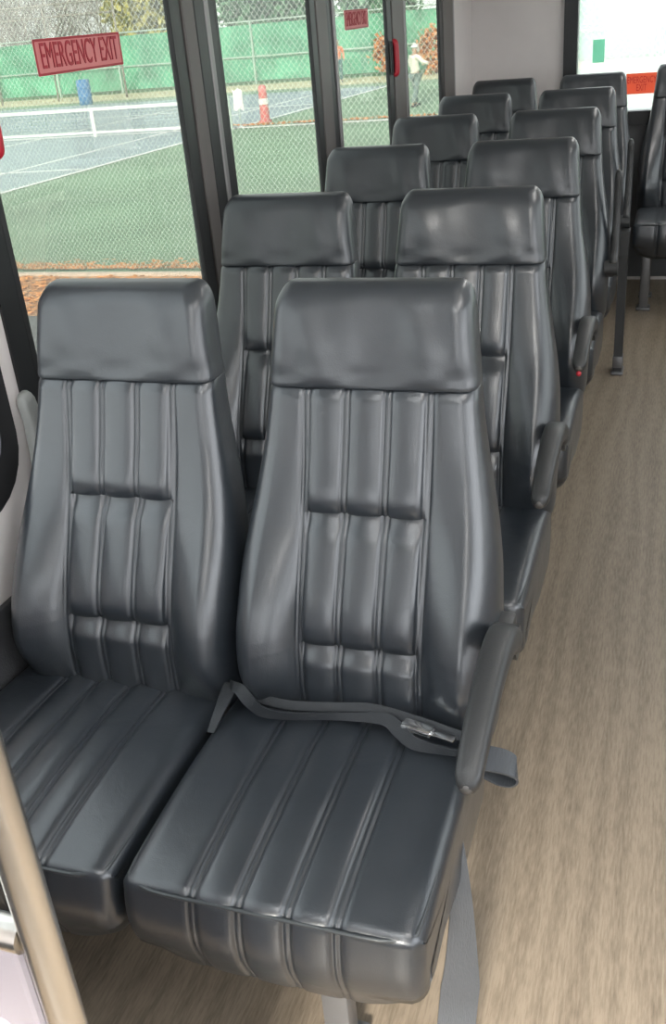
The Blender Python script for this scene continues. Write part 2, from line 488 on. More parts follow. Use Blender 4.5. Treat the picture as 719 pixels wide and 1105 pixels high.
ME = dict(
    backrest=mesh_of('backrest', make_backrest(), M['vinyl']),
    headrest=mesh_of('headrest', make_headrest(), M['hvinyl']),
    cushion=mesh_of('cushion', make_cushion(), M['vinyl']),
    piping=mesh_of('piping', make_piping(), M['piping']),
    frame=mesh_of('seat_frame', make_frame(), M['frame'], 30),
    leg_f=mesh_of('leg', leg_front(), M['leg'], 30),
    leg_a=mesh_of('leg', leg_aisle(), M['frame'], 30),
    boot=mesh_of('leg_foot', leg_boot(), M['leg'], 30),
    bracket=mesh_of('wall_bracket', wall_bracket(), M['frame'], 30),
    arm=mesh_of('armrest', arm_sweep(ARM, .046, .028, .050, .034), M['arm']),
    cap=mesh_of('worn_end', arm_cap(), M['worn']),
    pivot=mesh_of('pivot_housing', arm_pivot(), M['arm'], 35),
    arm_up=mesh_of('armrest', rot_up(arm_sweep(ARM, .044, .028, .030, .024), -106), M['arm']),
    arm_up_grey=mesh_of('armrest', rot_up(arm_sweep(ARM, .050, .034, .030, .024), -106), M['armgrey']),
)
def seat(x, dy, label, arm=None, wallarm=False, cush_dx=0., aisle_leg=True, wall_leg=False, group=None, lx=.0, aisle_x=.205, rear=None, cs=1., arm_x=.232):
    t = tag(empty('bus_seat', (x, Y0+dy, 0)), label, 'seat', group)
    b = inst('backrest', ME['backrest'], t); inst('headrest', ME['headrest'], t)
    c = inst('cushion', ME['cushion'], t, (cush_dx, 0, 0)); c.scale.x = cs; inst('piping', ME['piping'], c)
    inst('seat_frame', ME['frame'], t)
    if wall_leg: inst('wall_bracket', ME['bracket'], t)
    else: inst('leg', ME['leg_f'], t, (lx, -.035 if rear is None else rear, 0))
    if aisle_leg:
        l = inst('leg', ME['leg_a'], t, (aisle_x, 0, 0)); inst('leg_foot', ME['boot'], l)
    elif not wall_leg:
        inst('leg', ME['leg_f'], t, (lx, .21, 0))
    if arm == 'down':
        a = inst('armrest', ME['arm'], t, (arm_x, .012, .010)); a['label'] = 'lowered curved armrest'
        inst('worn_end', ME['cap'], a)['label'] = 'pale worn tip of the armrest'; inst('pivot_housing', ME['pivot'], a)
    elif arm == 'up':
        a = inst('armrest', ME['arm_up'], t, (.232, 0, 0)); a['label'] = 'armrest folded upright'
        inst('pivot_housing', ME['pivot'], a)
    if wallarm:
        a = inst('armrest', ME['arm_up_grey'], t, (-.226, .10, .0)); a['label'] = 'pale grey armrest folded upright'
    return t
PITCH = .78
XA, XW = -.425, -.856
ORD = ['first', 'second', 'third', 'fourth', 'fifth', 'sixth']
alabel = ['large black vinyl aisle seat nearest the camera, seat belt lying across its cushion',
          'black vinyl aisle seat directly behind the nearest aisle seat, curved armrest lowered',
          'black vinyl aisle seat third from the front, lowered armrest with a red button',
          'black vinyl aisle seat fourth from the front, armrest folded upright beside its back',
          'black vinyl aisle seat fifth from the front, black leg standing in the aisle',
          'rearmost black aisle seat, only its headrest top showing below the rear window']
wlabel = ['black vinyl window seat in the front row beside the grab pole, pale armrest raised',
          'black vinyl window seat in the second row beside the first window post',
          'black vinyl window seat in the third row beside the second window post',
          'black vinyl window seat in the fourth row under the red window handle',
          'black vinyl window seat in the fifth row beside the last side window post',
          'rearmost black window seat, headrest showing against the pale rear wall']
seats = []
for i in range(6):
    a = seat(XA, PITCH*i, alabel[i], arm=['down', 'down', 'down', 'up', 'up', None][i], cush_dx=-.019 if i == 0 else 0, cs=1.04 if i == 0 else 1., aisle_leg=(i == 4), aisle_x=.236, arm_x=.232 if i == 0 else .219, group='black vinyl seats in the aisle column', lx=.015)
    w = seat(XW, PITCH*i, wlabel[i], wallarm=(i == 0), aisle_leg=False, wall_leg=True, cush_dx=-.022 if i == 0 else 0, group='black vinyl seats in the window column')
    seats.append((a, w))
seat(.018, 4.23, 'black vinyl middle seat of the back row at the end of the aisle', aisle_leg=False, lx=-.14)
# red button on the third aisle armrest
bm = BM(); bmesh.ops.create_uvsphere(bm, u_segments=14, v_segments=8, radius=.007)
for v in bm.verts: v.co = v.co+Vector((.238, .884-Y0, .594))
for ch in seats[2][0].children:
    if ch.name.startswith('armrest'):
        o = obj('button', bm, M['red'], ch, True); o.location = (-.238, 0, 0); o['label'] = 'small red button on the armrest tip'

# seat belt of the front aisle seat
a1 = seats[0][0]
def loc(x, y, z): return Vector((x-XA, y-Y0, z))
bm = BM()
p1 = [(-.648, 1.178, .500), (-.636, 1.165, .506), (-.618, 1.155, .507), (-.598, 1.145, .494), (-.575, 1.138, .484), (-.53, 1.140, .482), (-.47, 1.150, .484), (-.41, 1.158, .486), (-.37, 1.152, .492), (-.345, 1.135, .488), (-.32, 1.118, .484), (-.285, 1.112, .484), (-.25, 1.110, .484), (-.225, 1.110, .484)]
P = catmull([loc(*p) for p in p1], 5)
D = []
for i in range(len(P)):
    f = i/(len(P)-1)
    a = math.radians(112+26*math.sin(f*11+.6))
    D.append(Vector((0, -math.cos(a), math.sin(a))))
ribbon(bm, P, D, [.013+.010*math.sin(2.2*i/len(P)*PI)**2 for i in range(len(P))])
belt = obj('seat_belt', bm, M['web'], a1, True, 40); belt['label'] = 'grey seat belt webbing lying twisted along the seat crease'
bm = BM()
P = catmull([loc(*p) for p in [(-.60, 1.165, .490), (-.54, 1.162, .486), (-.46, 1.168, .490), (-.40, 1.170, .496), (-.33, 1.160, .494), (-.26, 1.145, .490), (-.215, 1.135, .487)]], 5)
ribbon(bm, P, [Vector((0, .55, .8))]*len(P), .015)
obj('lap_strap', bm, M['web'], belt, True, 40)
bm = BM()   # left end rising out of the gap between the two seats
P = catmull([loc(*p) for p in [(-.652, 1.095, .462), (-.650, 1.125, .477), (-.648, 1.155, .489), (-.645, 1.178, .500)]], 5)
ribbon(bm, P, [Vector((1, .2, .2))]*len(P), [.012+.018*i/(len(P)-1) for i in range(len(P))])
obj('anchor_strap', bm, M['web'], belt, True, 40)
bm = BM()   # loose flap over the aisle edge
P = catmull([loc(*p) for p in [(-.235, 1.106, .486), (-.205, 1.104, .488), (-.178, 1.104, .486), (-.163, 1.104, .477), (-.168, 1.104, .466), (-.186, 1.106, .463), (-.206, 1.108, .468)]], 6)
ribbon(bm, P, [Vector((.25, -1, -.15))]*len(P), .046)
obj('loose_end', bm, M['webgrey'], belt, True, 40)
bm = BM()
box(bm, -.026, .026, -.011, .011, -.006, .006, .004)
box(bm, .024, .062, -.007, .007, -.0015, .0015, .001)
for v in bm.verts: v.co = Matrix.Rotation(math.radians(-14), 3, 'Z')@v.co+loc(-.318, 1.142, .494)
o = obj('buckle_tongue', bm, M['chrome'], belt, True, 40); o['label'] = 'shiny metal belt tongue'
bm = BM()   # strap hanging beside the aisle leg
P = catmull([loc(*p) for p in [(-.238, 1.04, .40), (-.227, 1.005, .30), (-.226, .985, .17), (-.232, .975, .08), (-.235, .955, .012)]], 6)
ribbon(bm, P, [Vector((1, .35, 0))]*len(P), [.010+.05*min(1, i/14) for i in range(len(P))], .002)
obj('hanging_strap', bm, M['webgrey'], a1, True, 40)

# ------------------------------------------------------------------ bus shell
XL, XR, YF, YR, ZC = -1.10, 1.14, -1.9, 5.75, 2.02
bm = BM(); box(bm, XL-.06, XR+.06, YF, YR+.06, -.04, 0); struct(obj('floor', bm, M['floor']))
HX0, HX1, HY0, HY1 = -.62, .08, -.15, .60     # opening for an unseen roof hatch, added for seat highlights
bm = BM()
box(bm, XL-.06, HX0, YF, YR+.06, ZC, ZC+.05); box(bm, HX1, XR+.06, YF, YR+.06, ZC, ZC+.05)
box(bm, HX0, HX1, YF, HY0, ZC, ZC+.05); box(bm, HX0, HX1, HY1, YR+.06, ZC, ZC+.05)
struct(obj('ceiling', bm, M['ceil']))
ZS, ZH = .79, 1.84
WIN = [(2.20-.75, 2.225, .04), (2.415, 3.175, .04), (3.345, 4.055, .03), (4.275, 4.975, .03)]   # inner clear openings, Y
SEGS = [(1.45, 2.21), (2.44, 3.15), (3.37, 4.03), (4.30, 4.95)]
W0 = (.10, 1.325)
def wall_with_openings(name, x0, x1, y0, y1, opens, z0, z1, m, ystart=None, skin=None):
    bm = BM(); zlow = None
    if ystart is not None:      # the entry door opening takes the front end of this wall
        box(bm, x0, x1, y0, -1.55, 0, ZC); y0 = ystart
    box(bm, x0, x1, y0, y1, 0 if zlow is None else zlow, z0)
    box(bm, x0, x1, y0, y1, z1, ZC)
    ys = [y0]+[v for o in opens for v in o]+[y1]
    for a, b in zip(ys[::2], ys[1::2]):
        if b > a: box(bm, (x1-skin if skin else x0), x1, a, b, z0, z1)
    return struct(obj(name, bm, m))
OPL = [W0]+SEGS
wall_with_openings('wall_left', XL-.06, XL, YF, YR, [(W0[0]+.01, W0[1]-.01)]+[(a-.03, b+.03) for a, b in SEGS], ZS, ZH, M['wall'], skin=.012)
wall_with_openings('wall_right', XR, XR+.06, YF, YR, [(-.4, 1.3), (1.5, 2.7), (2.9, 4.1), (4.3, 5.4)], .74, 1.86, M['wall'], ystart=-.55)
# rear wall with the rear window
RX0, RX1, RZ0, RZ1 = -.600, 1.0, .835, 1.80
bm = BM()
box(bm, XL-.06, XR+.06, YR, YR+.06, 0, RZ0); box(bm, XL-.06, XR+.06, YR, YR+.06, RZ1, ZC)
box(bm, XL-.06, RX0, YR, YR+.06, RZ0, RZ1); box(bm, RX1, XR+.06, YR, YR+.06, RZ0, RZ1)
struct(obj('wall_rear', bm, M['wall']))
bm = BM(); box(bm, RX0-.03, XR, YR-.012, YR-.001, .02, RZ0-.01, .003); struct(obj('trim_1', bm, M['darklining']))
bm = BM(); box(bm, XL+.001, XL+.014, YF, YR-.014, 0, .585, .003); struct(obj('baseboard_left', bm, M['darkwall']))

def rrect(y0, y1, z0, z1, r, n=6):
    pts = []
    for cy, cz, a0 in ((y1-r, z1-r, 0), (y0+r, z1-r, 90), (y0+r, z0+r, 180), (y1-r, z0+r, 270)):
        for k in range(n+1):
            a = math.radians(a0+90*k/n); pts.append((cy+r*math.cos(a), cz+r*math.sin(a)))
    return pts
def ring_frame(bm, outer, inner, d0, d1, axis='x'):
    n = len(outer); V = []
    for d in (d0, d1):
        for loop in (outer, inner):
            V.append([bm.verts.new((d, p[0], p[1]) if axis == 'x' else (p[0], d, p[1])) for p in loop])
    o0, i0, o1, i1 = V
    for k in range(n):
        j = (k+1) % n
        bm.faces.new((o0[k], o0[j], o1[j], o1[k])); bm.faces.new((i0[k], i1[k], i1[j], i0[j]))
        bm.faces.new((o1[k], o1[j], i1[j], i1[k])); bm.faces.new((o0[k], i0[k], i0[j], o0[j]))
def side_window(idx, y0, y1, z0, z1, fl, fr, r, fz=.045, depth=.022, m='black', g='tglass'):
    w = struct(empty('window_%d' % idx, (XL-.004, (y0+y1)/2, z0)))
    yc = (y0+y1)/2
    bm = BM()
    ring_frame(bm, rrect(y0-fl-yc, y1+fr-yc, z0-fz-z0, z1+fz-z0, r+.02), rrect(y0-yc, y1-yc, 0, z1-z0, r), -.006, .004+depth*.25)
    obj('frame', bm, M[m], w, False)
    bm = BM()
    ring_frame(bm, rrect(y0-.002-yc, y1+.002-yc, -.002, z1-z0+.002, r), rrect(y0+.012-yc, y1-.012-yc, .012, z1-z0-.012, max(.004, r-.01)), -.004, .010)
    obj('gasket', bm, M['rubber'], w)
    bm = BM()
    box(bm, -.003, .003, y0-yc-.002, y1-yc+.002, -.002, z1-z0+.002)
    obj('pane', bm, M[g], w)
    return w
side_window(1, W0[0], W0[1], .785, 1.78, .03, .03, .10, m='rubber', g='fglass')
wins = []
fw = [(.055, .040), (.040, .035), (.075, .05), (.04, .045)]
for i, (y0, y1) in enumerate(SEGS):
    wins.append(side_window(i+2, y0, y1, ZS+.045, ZH-.045, fw[i][0], fw[i][1], .035))
# the posts between windows: grey cover strips and bright slider edges
def strip(name, y0, y1, m, d=.018, z0=ZS-.06, z1=ZH+.06):
    bm = BM(); box(bm, XL-.002, XL+d, y0, y1, z0, z1, .003); return struct(obj(name, bm, m))
strip('trim_2', 2.255, 2.315, M['post'], .010)
strip('trim_3', 2.318, 2.372, M['black'], .010)
strip('trim_4', 2.374, 2.396, M['alu'], .012)
strip('trim_5', 3.19, 3.29, M['post'], .009)
strip('trim_6', 4.085, 4.255, M['post'], .010)
strip('trim_7', 5.0, 5.22, M['post'], .010)
strip('trim_8', 5.225, 5.25, M['alu'], .010, 0.6)
strip('trim_9', 3.345, 3.365, M['alu'], .012)
strip('trim_10', 4.262, 4.285, M['alu'], .012)
# rear window
w = struct(empty('window_6', ((RX0+RX1)/2, YR+.03, RZ0))); xc = (RX0+RX1)/2
bm = BM(); ring_frame(bm, rrect(RX0-.015-xc, RX1+.015-xc, -.012, RZ1-RZ0+.015, .05), rrect(RX0+.055-xc, RX1-.055-xc, .058, RZ1-RZ0-.055, .04), -.055, .03, 'y')
obj('frame', bm, M['black'], w)
bm = BM(); box(bm, RX0+.05-xc, RX1-.05-xc, -.004, .004, .05, RZ1-RZ0-.05); obj('pane', bm, M['rglass'], w)
# right hand windows (light the cabin from outside the picture)
for i, (a, b) in enumerate([(-.4, 1.3), (1.5, 2.7), (2.9, 4.1), (4.3, 5.4)]):
    w = struct(empty('window_%d' % (7+i), (XR+.03, (a+b)/2, .74))); yc = (a+b)/2
    bm = BM(); ring_frame(bm, rrect(a-.03-yc, b+.03-yc, -.03, 1.15, .06), rrect(a+.02-yc, b-.02-yc, .02, 1.10, .04), -.05, .045); obj('frame', bm, M['black'], w)
    bm = BM(); box(bm, -.003, .003, a-yc, b-yc, 0, 1.12); obj('pane', bm, M['glass' if i == 0 else 'fglass'], w)

# front wall with windscreen, entry door (both behind the camera)
bm = BM()
box(bm, XL-.06, XR+.06, YF-.06, YF, 0, .98); box(bm, XL-.06, XR+.06, YF-.06, YF, 1.90, ZC)
box(bm, XL-.06, -1.02, YF-.06, YF, .98, 1.90); box(bm, 1.06, XR+.06, YF-.06, YF, .98, 1.90)
struct(obj('wall_front', bm, M['wallgrey']))
w = struct(empty('window_11', (.02, YF-.03, .98)))
bm = BM(); ring_frame(bm, rrect(-1.06, 1.06, -.02, .94, .08), rrect(-1.0, 1.0, .04, .88, .06), -.04, .05, 'y'); obj('frame', bm, M['black'], w)
bm = BM(); box(bm, -1.02, 1.02, -.003, .003, .02, .90); obj('pane', bm, M['glass'], w)
w = struct(empty('door_1', (XR+.03, -1.05, 0)))
bm = BM(); ring_frame(bm, rrect(-.50, .50, .02, 1.98, .05), rrect(-.42, .42, .12, 1.90, .05), -.03, .03); obj('frame', bm, M['black'], w)
bm = BM(); box(bm, -.003, .003, -.43, .43, .11, 1.91); obj('pane', bm, M['glass'], w)
bm = BM(); box(bm, XR, XR+.06, -1.55, -.55, 1.99, ZC); struct(obj('trim_11', bm, M['wall']))
w = struct(empty('window_12', ((HX0+HX1)/2, (HY0+HY1)/2, ZC)))  # skylight hatch added out of view to put highlights on the seats
hx, hy = (HX1-HX0)/2, (HY1-HY0)/2
bm = BM()
for a in (-1, 1): box(bm, a*hx-.02, a*hx+.02, -hy-.02, hy+.02, -.02, .09, .004); box(bm, -hx, hx, a*hy-.02, a*hy+.02, -.02, .09, .004)
obj('frame', bm, M['white'], w)
bm = BM(); box(bm, -hx, hx, -hy, hy, .085, .093); obj('pane', bm, M['hatch'], w)
# ceiling lamps, out of view, added to brighten the cabin
for i, y in enumerate((-.6, .9, 2.4, 3.9, 5.0)):
    t = tag(empty('added_ceiling_light', (.20, y, ZC)), 'added fill strip lamp, unseen above the aisle, lamp %s from the front' % ORD[i], 'lamp', 'added ceiling fill lamps')
    bm = BM(); box(bm, -.10, .10, -.42, .42, -.03, 0, .008); obj('housing', bm, M['white'], t)
    bm = BM(); box(bm, -.08, .08, -.39, .39, -.042, -.0305, .004); obj('diffuser', bm, M['lamp'], t)
    ld = bpy.data.lights.new('added_strip_glow', 'AREA'); ld.shape = 'RECTANGLE'; ld.size = .16; ld.size_y = .78; ld.energy = (6, 4, 2, 2, 3)[i]; ld.color = (1, .97, .93)
    lo = bpy.data.objects.new('added_strip_glow', ld); COL.objects.link(lo); lo.parent = t; lo.location = (0, 0, -.046)

# ------------------------------------------------------------------ signs and handles
def text_mesh(s, size, sx, parent, m, rot, loc, depth=.0006, name='lettering'):
    cu = bpy.data.curves.new('txt', 'FONT'); cu.body = s; cu.size = size; cu.align_x = 'CENTER'; cu.align_y = 'CENTER'; cu.extrude = depth; cu.space_line = .82
    o = bpy.data.objects.new('txt', cu); COL.objects.link(o)
    bpy.context.view_layer.update()
    me = bpy.data.meshes.new_from_object(o.evaluated_get(bpy.context.evaluated_depsgraph_get()))
    bpy.data.objects.remove(o)
    for v in me.vertices: v.co.x *= sx
    me.materials.clear(); me.materials.append(m)
    q = bpy.data.objects.new(name, me); COL.objects.link(q); q.parent = parent; q.rotation_euler = rot; q.location = loc
    return q
def exit_sign(y0, y1, z0, z1, label):
    """decal on the inside of a left side pane; reads along +Y"""
    t = tag(empty('exit_sign', (XL-.0005, (y0+y1)/2, (z0+z1)/2)), label, 'sign')
    hw, hh = (y1-y0)/2, (z1-z0)/2
    bm = BM(); box(bm, 0, .001, -hw, hw, -hh, hh); obj('sign_plate', bm, M['signbg'], t)
    bm = BM(); ring_frame(bm, rrect(-hw, hw, -hh, hh, .002, 1), rrect(-hw+.004, hw-.004, -hh+.004, hh-.004, .002, 1), .001, .0016); obj('border', bm, M['signtx'], t)
    return t
# text reading from inside: +Y to the right, facing +X
ROT_L = (PI/2, 0, PI/2)
s1 = exit_sign(1.655, 1.965, 1.421, 1.481, 'pinkish red EMERGENCY EXIT decal on the large window beside the front seats')
text_mesh('EMERGENCY EXIT', .062, .56, s1, M['signtx'], ROT_L, (.0018, 0, 0))
s2 = exit_sign(3.50, 3.78, 1.424, 1.484, 'small red exit decal high on the third side window')
text_mesh('EMERGENCY EXIT', .062, .50, s2, M['signtx'], ROT_L, (.0018, 0, 0))
t = tag(empty('exit_sign', (-.216, YR+.025, 1.022)), 'orange red exit notice low on the white rear window', 'sign')
bm = BM(); box(bm, -.078, .078, -.001, 0, -.05, .05); obj('sign_plate', bm, M['rsignbg'], t)
text_mesh('EMERGENCY\nEXIT', .046, .56, t, M['signtx'], (PI/2, 0, 0), (0, -.0018, -.002))
t = tag(empty('notice', (-.44, YR+.025, 1.19)), 'small pale green rectangle stuck on the rear window', 'notice')
bm = BM(); box(bm, -.03, .03, -.0015, 0, -.055, .055, .0004); obj('sheet', bm, M['notice'], t)
def pull_handle(y, z0, z1, label):
    t = tag(empty('window_handle', (XL+.012, y, (z0+z1)/2)), label, 'handle')
    h = (z1-z0)/2
    bm = BM(); box(bm, 0, .008, -.018, .018, -h, h, .003); obj('mount_plate', bm, M['black'], t)
    bm = BM(); tube(bm, catmull([(.006, 0, h*.95), (.017, .0, h*.85), (.019, .0, 0), (.017, .0, -h*.85), (.006, 0, -h*.95)], 6), .011, 10); obj('grip', bm, M['red'], t, True)
    return t
pull_handle(4.045, 1.245, 1.365, 'red emergency release handle on the black post between rear side windows')
pull_handle(1.451, 1.315, 1.43, 'red emergency release handle on the frame beside the front row window')

# ------------------------------------------------------------------ grab pole and modesty panel
t = tag(empty('modesty_panel', (-.465, .45, 0)), 'stainless grab pole with rail and pale panel in front of the window seat', 'panel')
bm = BM(); tube(bm, [(0, 0, 0), (0, 0, ZC)], .0165, 24); obj('pole', bm, M['steel'], t, True, 40)
bm = BM(); tube(bm, [(-.62, 0, .802), (-.017, 0, .802)], .0155, 20); obj('rail', bm, M['steel'], t, True, 40)
bm = BM(); box(bm, -.61, -.026, -.006, .006, .06, .782, .006); obj('panel', bm, M['panel'], t)
bm = BM(); tube(bm, [(-.072, -.0061, .672), (-.072, -.010, .672)], [.013, .009], 16); obj('screw_cover', bm, M['panel'], t, True, 40)
bm = BM(); tube(bm, [(0, 0, 0), (0, 0, .012)], .04, 24); obj('floor_flange', bm, M['steel'], t, True, 40)

# ------------------------------------------------------------------ outside
GZ = -1.25
def slab(name, x0, x1, y0, y1, z1, m, th=.05):
    bm = BM(); box(bm, x0, x1, y0, y1, z1-th, z1); return struct(obj(name, bm, m))
slab('ground_asphalt', -70, 40, -30, 9.1, GZ-.01, M['asphalt'])
slab('ground_leaf_strip', -70, 40, 9.1, 10.83, GZ-.005, M['litter'])
slab('kerb', -70, 40, 10.83, 10.92, GZ+.03, M['curb'], .12)
slab('court_green', -70, 40, 10.92, 42.5, GZ, M['green'])
slab('ground_tan_strip', -70, 40, 42.5, 47, GZ, M['tan'])
slab('ground_beyond', -90, 60, 47, 110, GZ-.01, M['leafg'])
# blue court, slightly skewed
def poly(name, pts, z, m, th=.012):
    bm = BM(); a = [bm.verts.new((x, y, z)) for x, y in pts]; b = [bm.verts.new((x, y, z-th)) for x, y in pts]
    bm.faces.new(a); bm.faces.new(b[::-1]); n = len(a)
    for k in range(n): bm.faces.new((a[k], b[k], b[(k+1) % n], a[(k+1) % n]))
    return struct(obj(name, bm, m))
poly('court_blue', [(-50, 14.5), (-13.1, 17.2), (-11.5, 33.5), (-11.0, 40.5), (-50, 40.5)], GZ+.012, M['blue'])
def line(name, a, b, w=.12):
    a = Vector(a); b = Vector(b); d = (b-a).normalized(); n = Vector((-d.y, d.x))*w/2
    return poly(name, [a-n, b-n, b+n, a+n], GZ+.018, M['line'], .004)
line('court_line_edge', (-13.1, 17.2), (-11.0, 40.5), .16)
line('court_line_tram', (-15.2, 17.0), (-13.2, 40.5))
line('court_line_mid', (-19.5, 17.0), (-17.6, 40.5))
line('court_line_base', (-40, 18.5), (-13.0, 20.5))
line('court_line_service', (-40, 33), (-11.9, 34.0))
line('court_line_apron', (-40, 27.7), (4, 27.6), .30)

# chain link fence
fence = tag(empty('chain_link_fence', (-4, 10.98, GZ)), 'tall galvanised chain link fence along the leafy kerb outside the windows', 'fence')
bm = BM()
xa, xb, h, p = -12., 5., 3.4, .062
def wire(bm, a, b, r):
    a = Vector(a); b = Vector(b); d = (b-a).normalized(); u = Vector((0, 1, 0)); w = d.cross(u)
    ra = []; rb = []
    for k in range(3):
        o = (u*math.cos(2*PI*k/3)+w*math.sin(2*PI*k/3))*r
        ra.append(bm.verts.new(a+o)); rb.append(bm.verts.new(b+o))
    for k in range(3): bm.faces.new((ra[k], ra[(k+1) % 3], rb[(k+1) % 3], rb[k]))
k = xa-h/1.25
while k < xb:
    for s in (1, -1):
        # slope 1.25: wire from bottom to top
        x0, x1 = (k, k+h/1.25) if s == 1 else (k+h/1.25, k)
        z0, z1 = 0., h
        wire(bm, (x0+4, .002*s, z0+.04), (x1+4, .002*s, z1), .0023)
    k += p
obj('wire_mesh', bm, M['wire'], fence)
x = -11.44
while x < 5:
    bm = BM(); tube(bm, [(x+4, .04, 0), (x+4, .04, 3.5)], .03, 10); bmesh.ops.create_uvsphere(bm, u_segments=10, v_segments=6, radius=.036, matrix=Matrix.Translation((x+4, .04, 3.5)))
    obj('post', bm, M['fpost'], fence, True, 40); x += 3.05
bm = BM(); tube(bm, [(-8.6, .04, 3.42), (9, .04, 3.42)], .022, 8); obj('top_rail', bm, M['fpost'], fence, True)

# leaves on the strip and along the kerb: uncountable
bm = BM()
for i in range(5200):
    if i % 3: x, y, z = random.uniform(-11, -3), random.uniform(9.1, 10.75), GZ+.002
    else: x, y, z = random.uniform(-11, -2), 11.12+min(.5, abs(random.gauss(0, .18))), GZ+.006
    s = random.uniform(.03, .065); a = random.uniform(0, 6.28); t1 = random.uniform(-.5, .5)
    vs = [bm.verts.new((x+s*math.cos(a+q)*f, y+s*math.sin(a+q)*f, z+.01+s*t1*math.cos(q)*f*.5+.01)) for q, f in ((0, 1), (1.2, .6), (PI, 1), (-1.2, .6))]
    bm.faces.new(vs)
tag(obj('fallen_leaves', bm, M['leafo']), 'orange brown fallen leaves scattered along the kerb', 'leaves', kind='stuff')
bm = BM()
for i in range(700):
    x, y, z = random.uniform(-14, -2), 28.0+min(.8, abs(random.gauss(0, .25))), GZ+.02
    s = random.uniform(.05, .10); a = random.uniform(0, 6.28)
    bm.faces.new([bm.verts.new((x+s*math.cos(a+q)*f, y+s*math.sin(a+q)*f, z+.01+.02*math.cos(q))) for q, f in ((0, 1), (1.2, .6), (PI, 1), (-1.2, .6))])
tag(obj('scattered_leaves', bm, M['leafo']), 'brown leaves lying along the far white court line', 'leaves', kind='stuff')

# tennis net
net = tag(empty('tennis_net', (-18.4, 27.3, GZ)), 'low tennis net with white top tape and centre strap on the blue court', 'net')
bm = BM(); H1 = .80
for i in range(110):
    x = -8+i*.13
    wire(bm, (x, 0, .16), (x, 0, H1-.05), .006)
for k in range(7): wire(bm, (-8, 0, .16+k*.09), (6.2, 0, .16+k*.09), .006)
obj('net_mesh', bm, M['netm'], net)
bm = BM(); box(bm, -8, 6.2, -.012, .012, H1-.07, H1+.02, .004); obj('top_tape', bm, M['white'], net)
bm = BM(); box(bm, -8, 6.2, -.012, .012, .10, .17, .004); obj('bottom_tape', bm, M['white'], net)
bm = BM(); box(bm, 1.74, 1.86, -.018, -.010, 0, H1, .003); obj('centre_strap', bm, M['white'], net)
bm = BM(); tube(bm, [(6.25, 0, 0), (6.25, 0, H1+.06)], .04, 10); obj('net_post', bm, M['fpost'], net, True, 40)

# backstop fence with green windscreen
FY = 47.2
bs = tag(empty('backstop_fence', (-20, FY, GZ)), 'long far fence hung with green windscreen behind the courts', 'fence')
bm = BM()
n = 140
rows = []
for zi in range(9):
    rows.append([bm.verts.new((-40+100*i/n, .06*math.sin(i*.9)+.03*math.sin(zi*2.+i), 0.15+zi*.30)) for i in range(n+1)])
for r0, r1 in zip(rows, rows[1:]):
    for i in range(n): bm.faces.new((r0[i], r0[i+1], r1[i+1], r1[i]))
obj('windscreen', bm, M['screen'], bs, True)
for i in range(26):
    x = -39+i*3.6
    bm = BM(); tube(bm, [(x, -.15, 0), (x, -.15, 2.75)], .05, 8); obj('post', bm, M['fpost'], bs, True, 40)
for z in (1.2, 2.7):
    bm = BM(); tube(bm, [(-40, -.13, z), (58, -.13, z)], .035, 8); obj('rail', bm, M['fpost'], bs, True)
# bare pipe frame at the left, above the windscreen
t = tag(empty('pipe_frame', (-29, 44, GZ)), 'thin grey pipe frame rising above the far green windscreen', 'frame')
for x in (-6, -2.6, .6, 4.3):
    bm = BM(); tube(bm, [(x, 0, 0), (x, 0, 4.1)], .05, 8); obj('upright', bm, M['bark'], t, True)
bm = BM(); tube(bm, [(-6, 0, 4.1), (4.3, 0, 4.1)], .045, 8); tube(bm, [(-6, 0, 3.6), (4.3, 0, 3.6)], .035, 8); obj('crossbar', bm, M['bark'], t, True)

# trees
def leafy(name, x, y, h, rx, rz, m, label, n=2600, cat='tree', tr=.16, z0=.32, group='trees beyond the courts'):
    t = tag(empty(name, (x, y, GZ)), label, cat, group)
    bm = BM()
    tube(bm, [(0, 0, 0), (.1, 0, h*.3), (-.05, .1, h*.62), (.05, .05, h*.85)], [tr, tr*.8, tr*.5, tr*.15], 8)
    for k in range(7):
        a = k*2.4; b = h*(.3+.07*k)
        tube(bm, [(0, 0, b), (rx*.4*math.cos(a), rx*.4*math.sin(a), b+h*.1), (rx*.75*math.cos(a), rx*.75*math.sin(a), b+h*.16)], [tr*.35, tr*.2, tr*.06], 5)
    obj('trunk', bm, M['bark'], t, True)
    bm = BM()
    blobs = []
    for k in range(26):
        a = random.uniform(0, 6.28); u = random.uniform(-1, 1); q = math.sqrt(max(0, 1-u*u))*random.uniform(.3, .85)
        blobs.append(Vector((rx*q*math.cos(a), rx*q*math.sin(a), h*(z0+(1-z0)*.5)+u*.42*h*(1-z0)*1.0)))
    for i in range(n):
        c = random.choice(blobs); r = rx*.34
        p = c+Vector((random.gauss(0, r*.6), random.gauss(0, r*.6), random.gauss(0, r*.55)))
        s = random.uniform(.10, .22)*rz
        q = Quaternion((random.gauss(0, 1), random.gauss(0, 1), random.gauss(0, 1), random.gauss(0, 1))).normalized()
        bm.faces.new([bm.verts.new(p+q@Vector(v)*s) for v in ((-1, 0, 0), (0, -.6, .1), (1, 0, 0), (0, .6, .1))])
    obj('crown', bm, m, t)
    return t
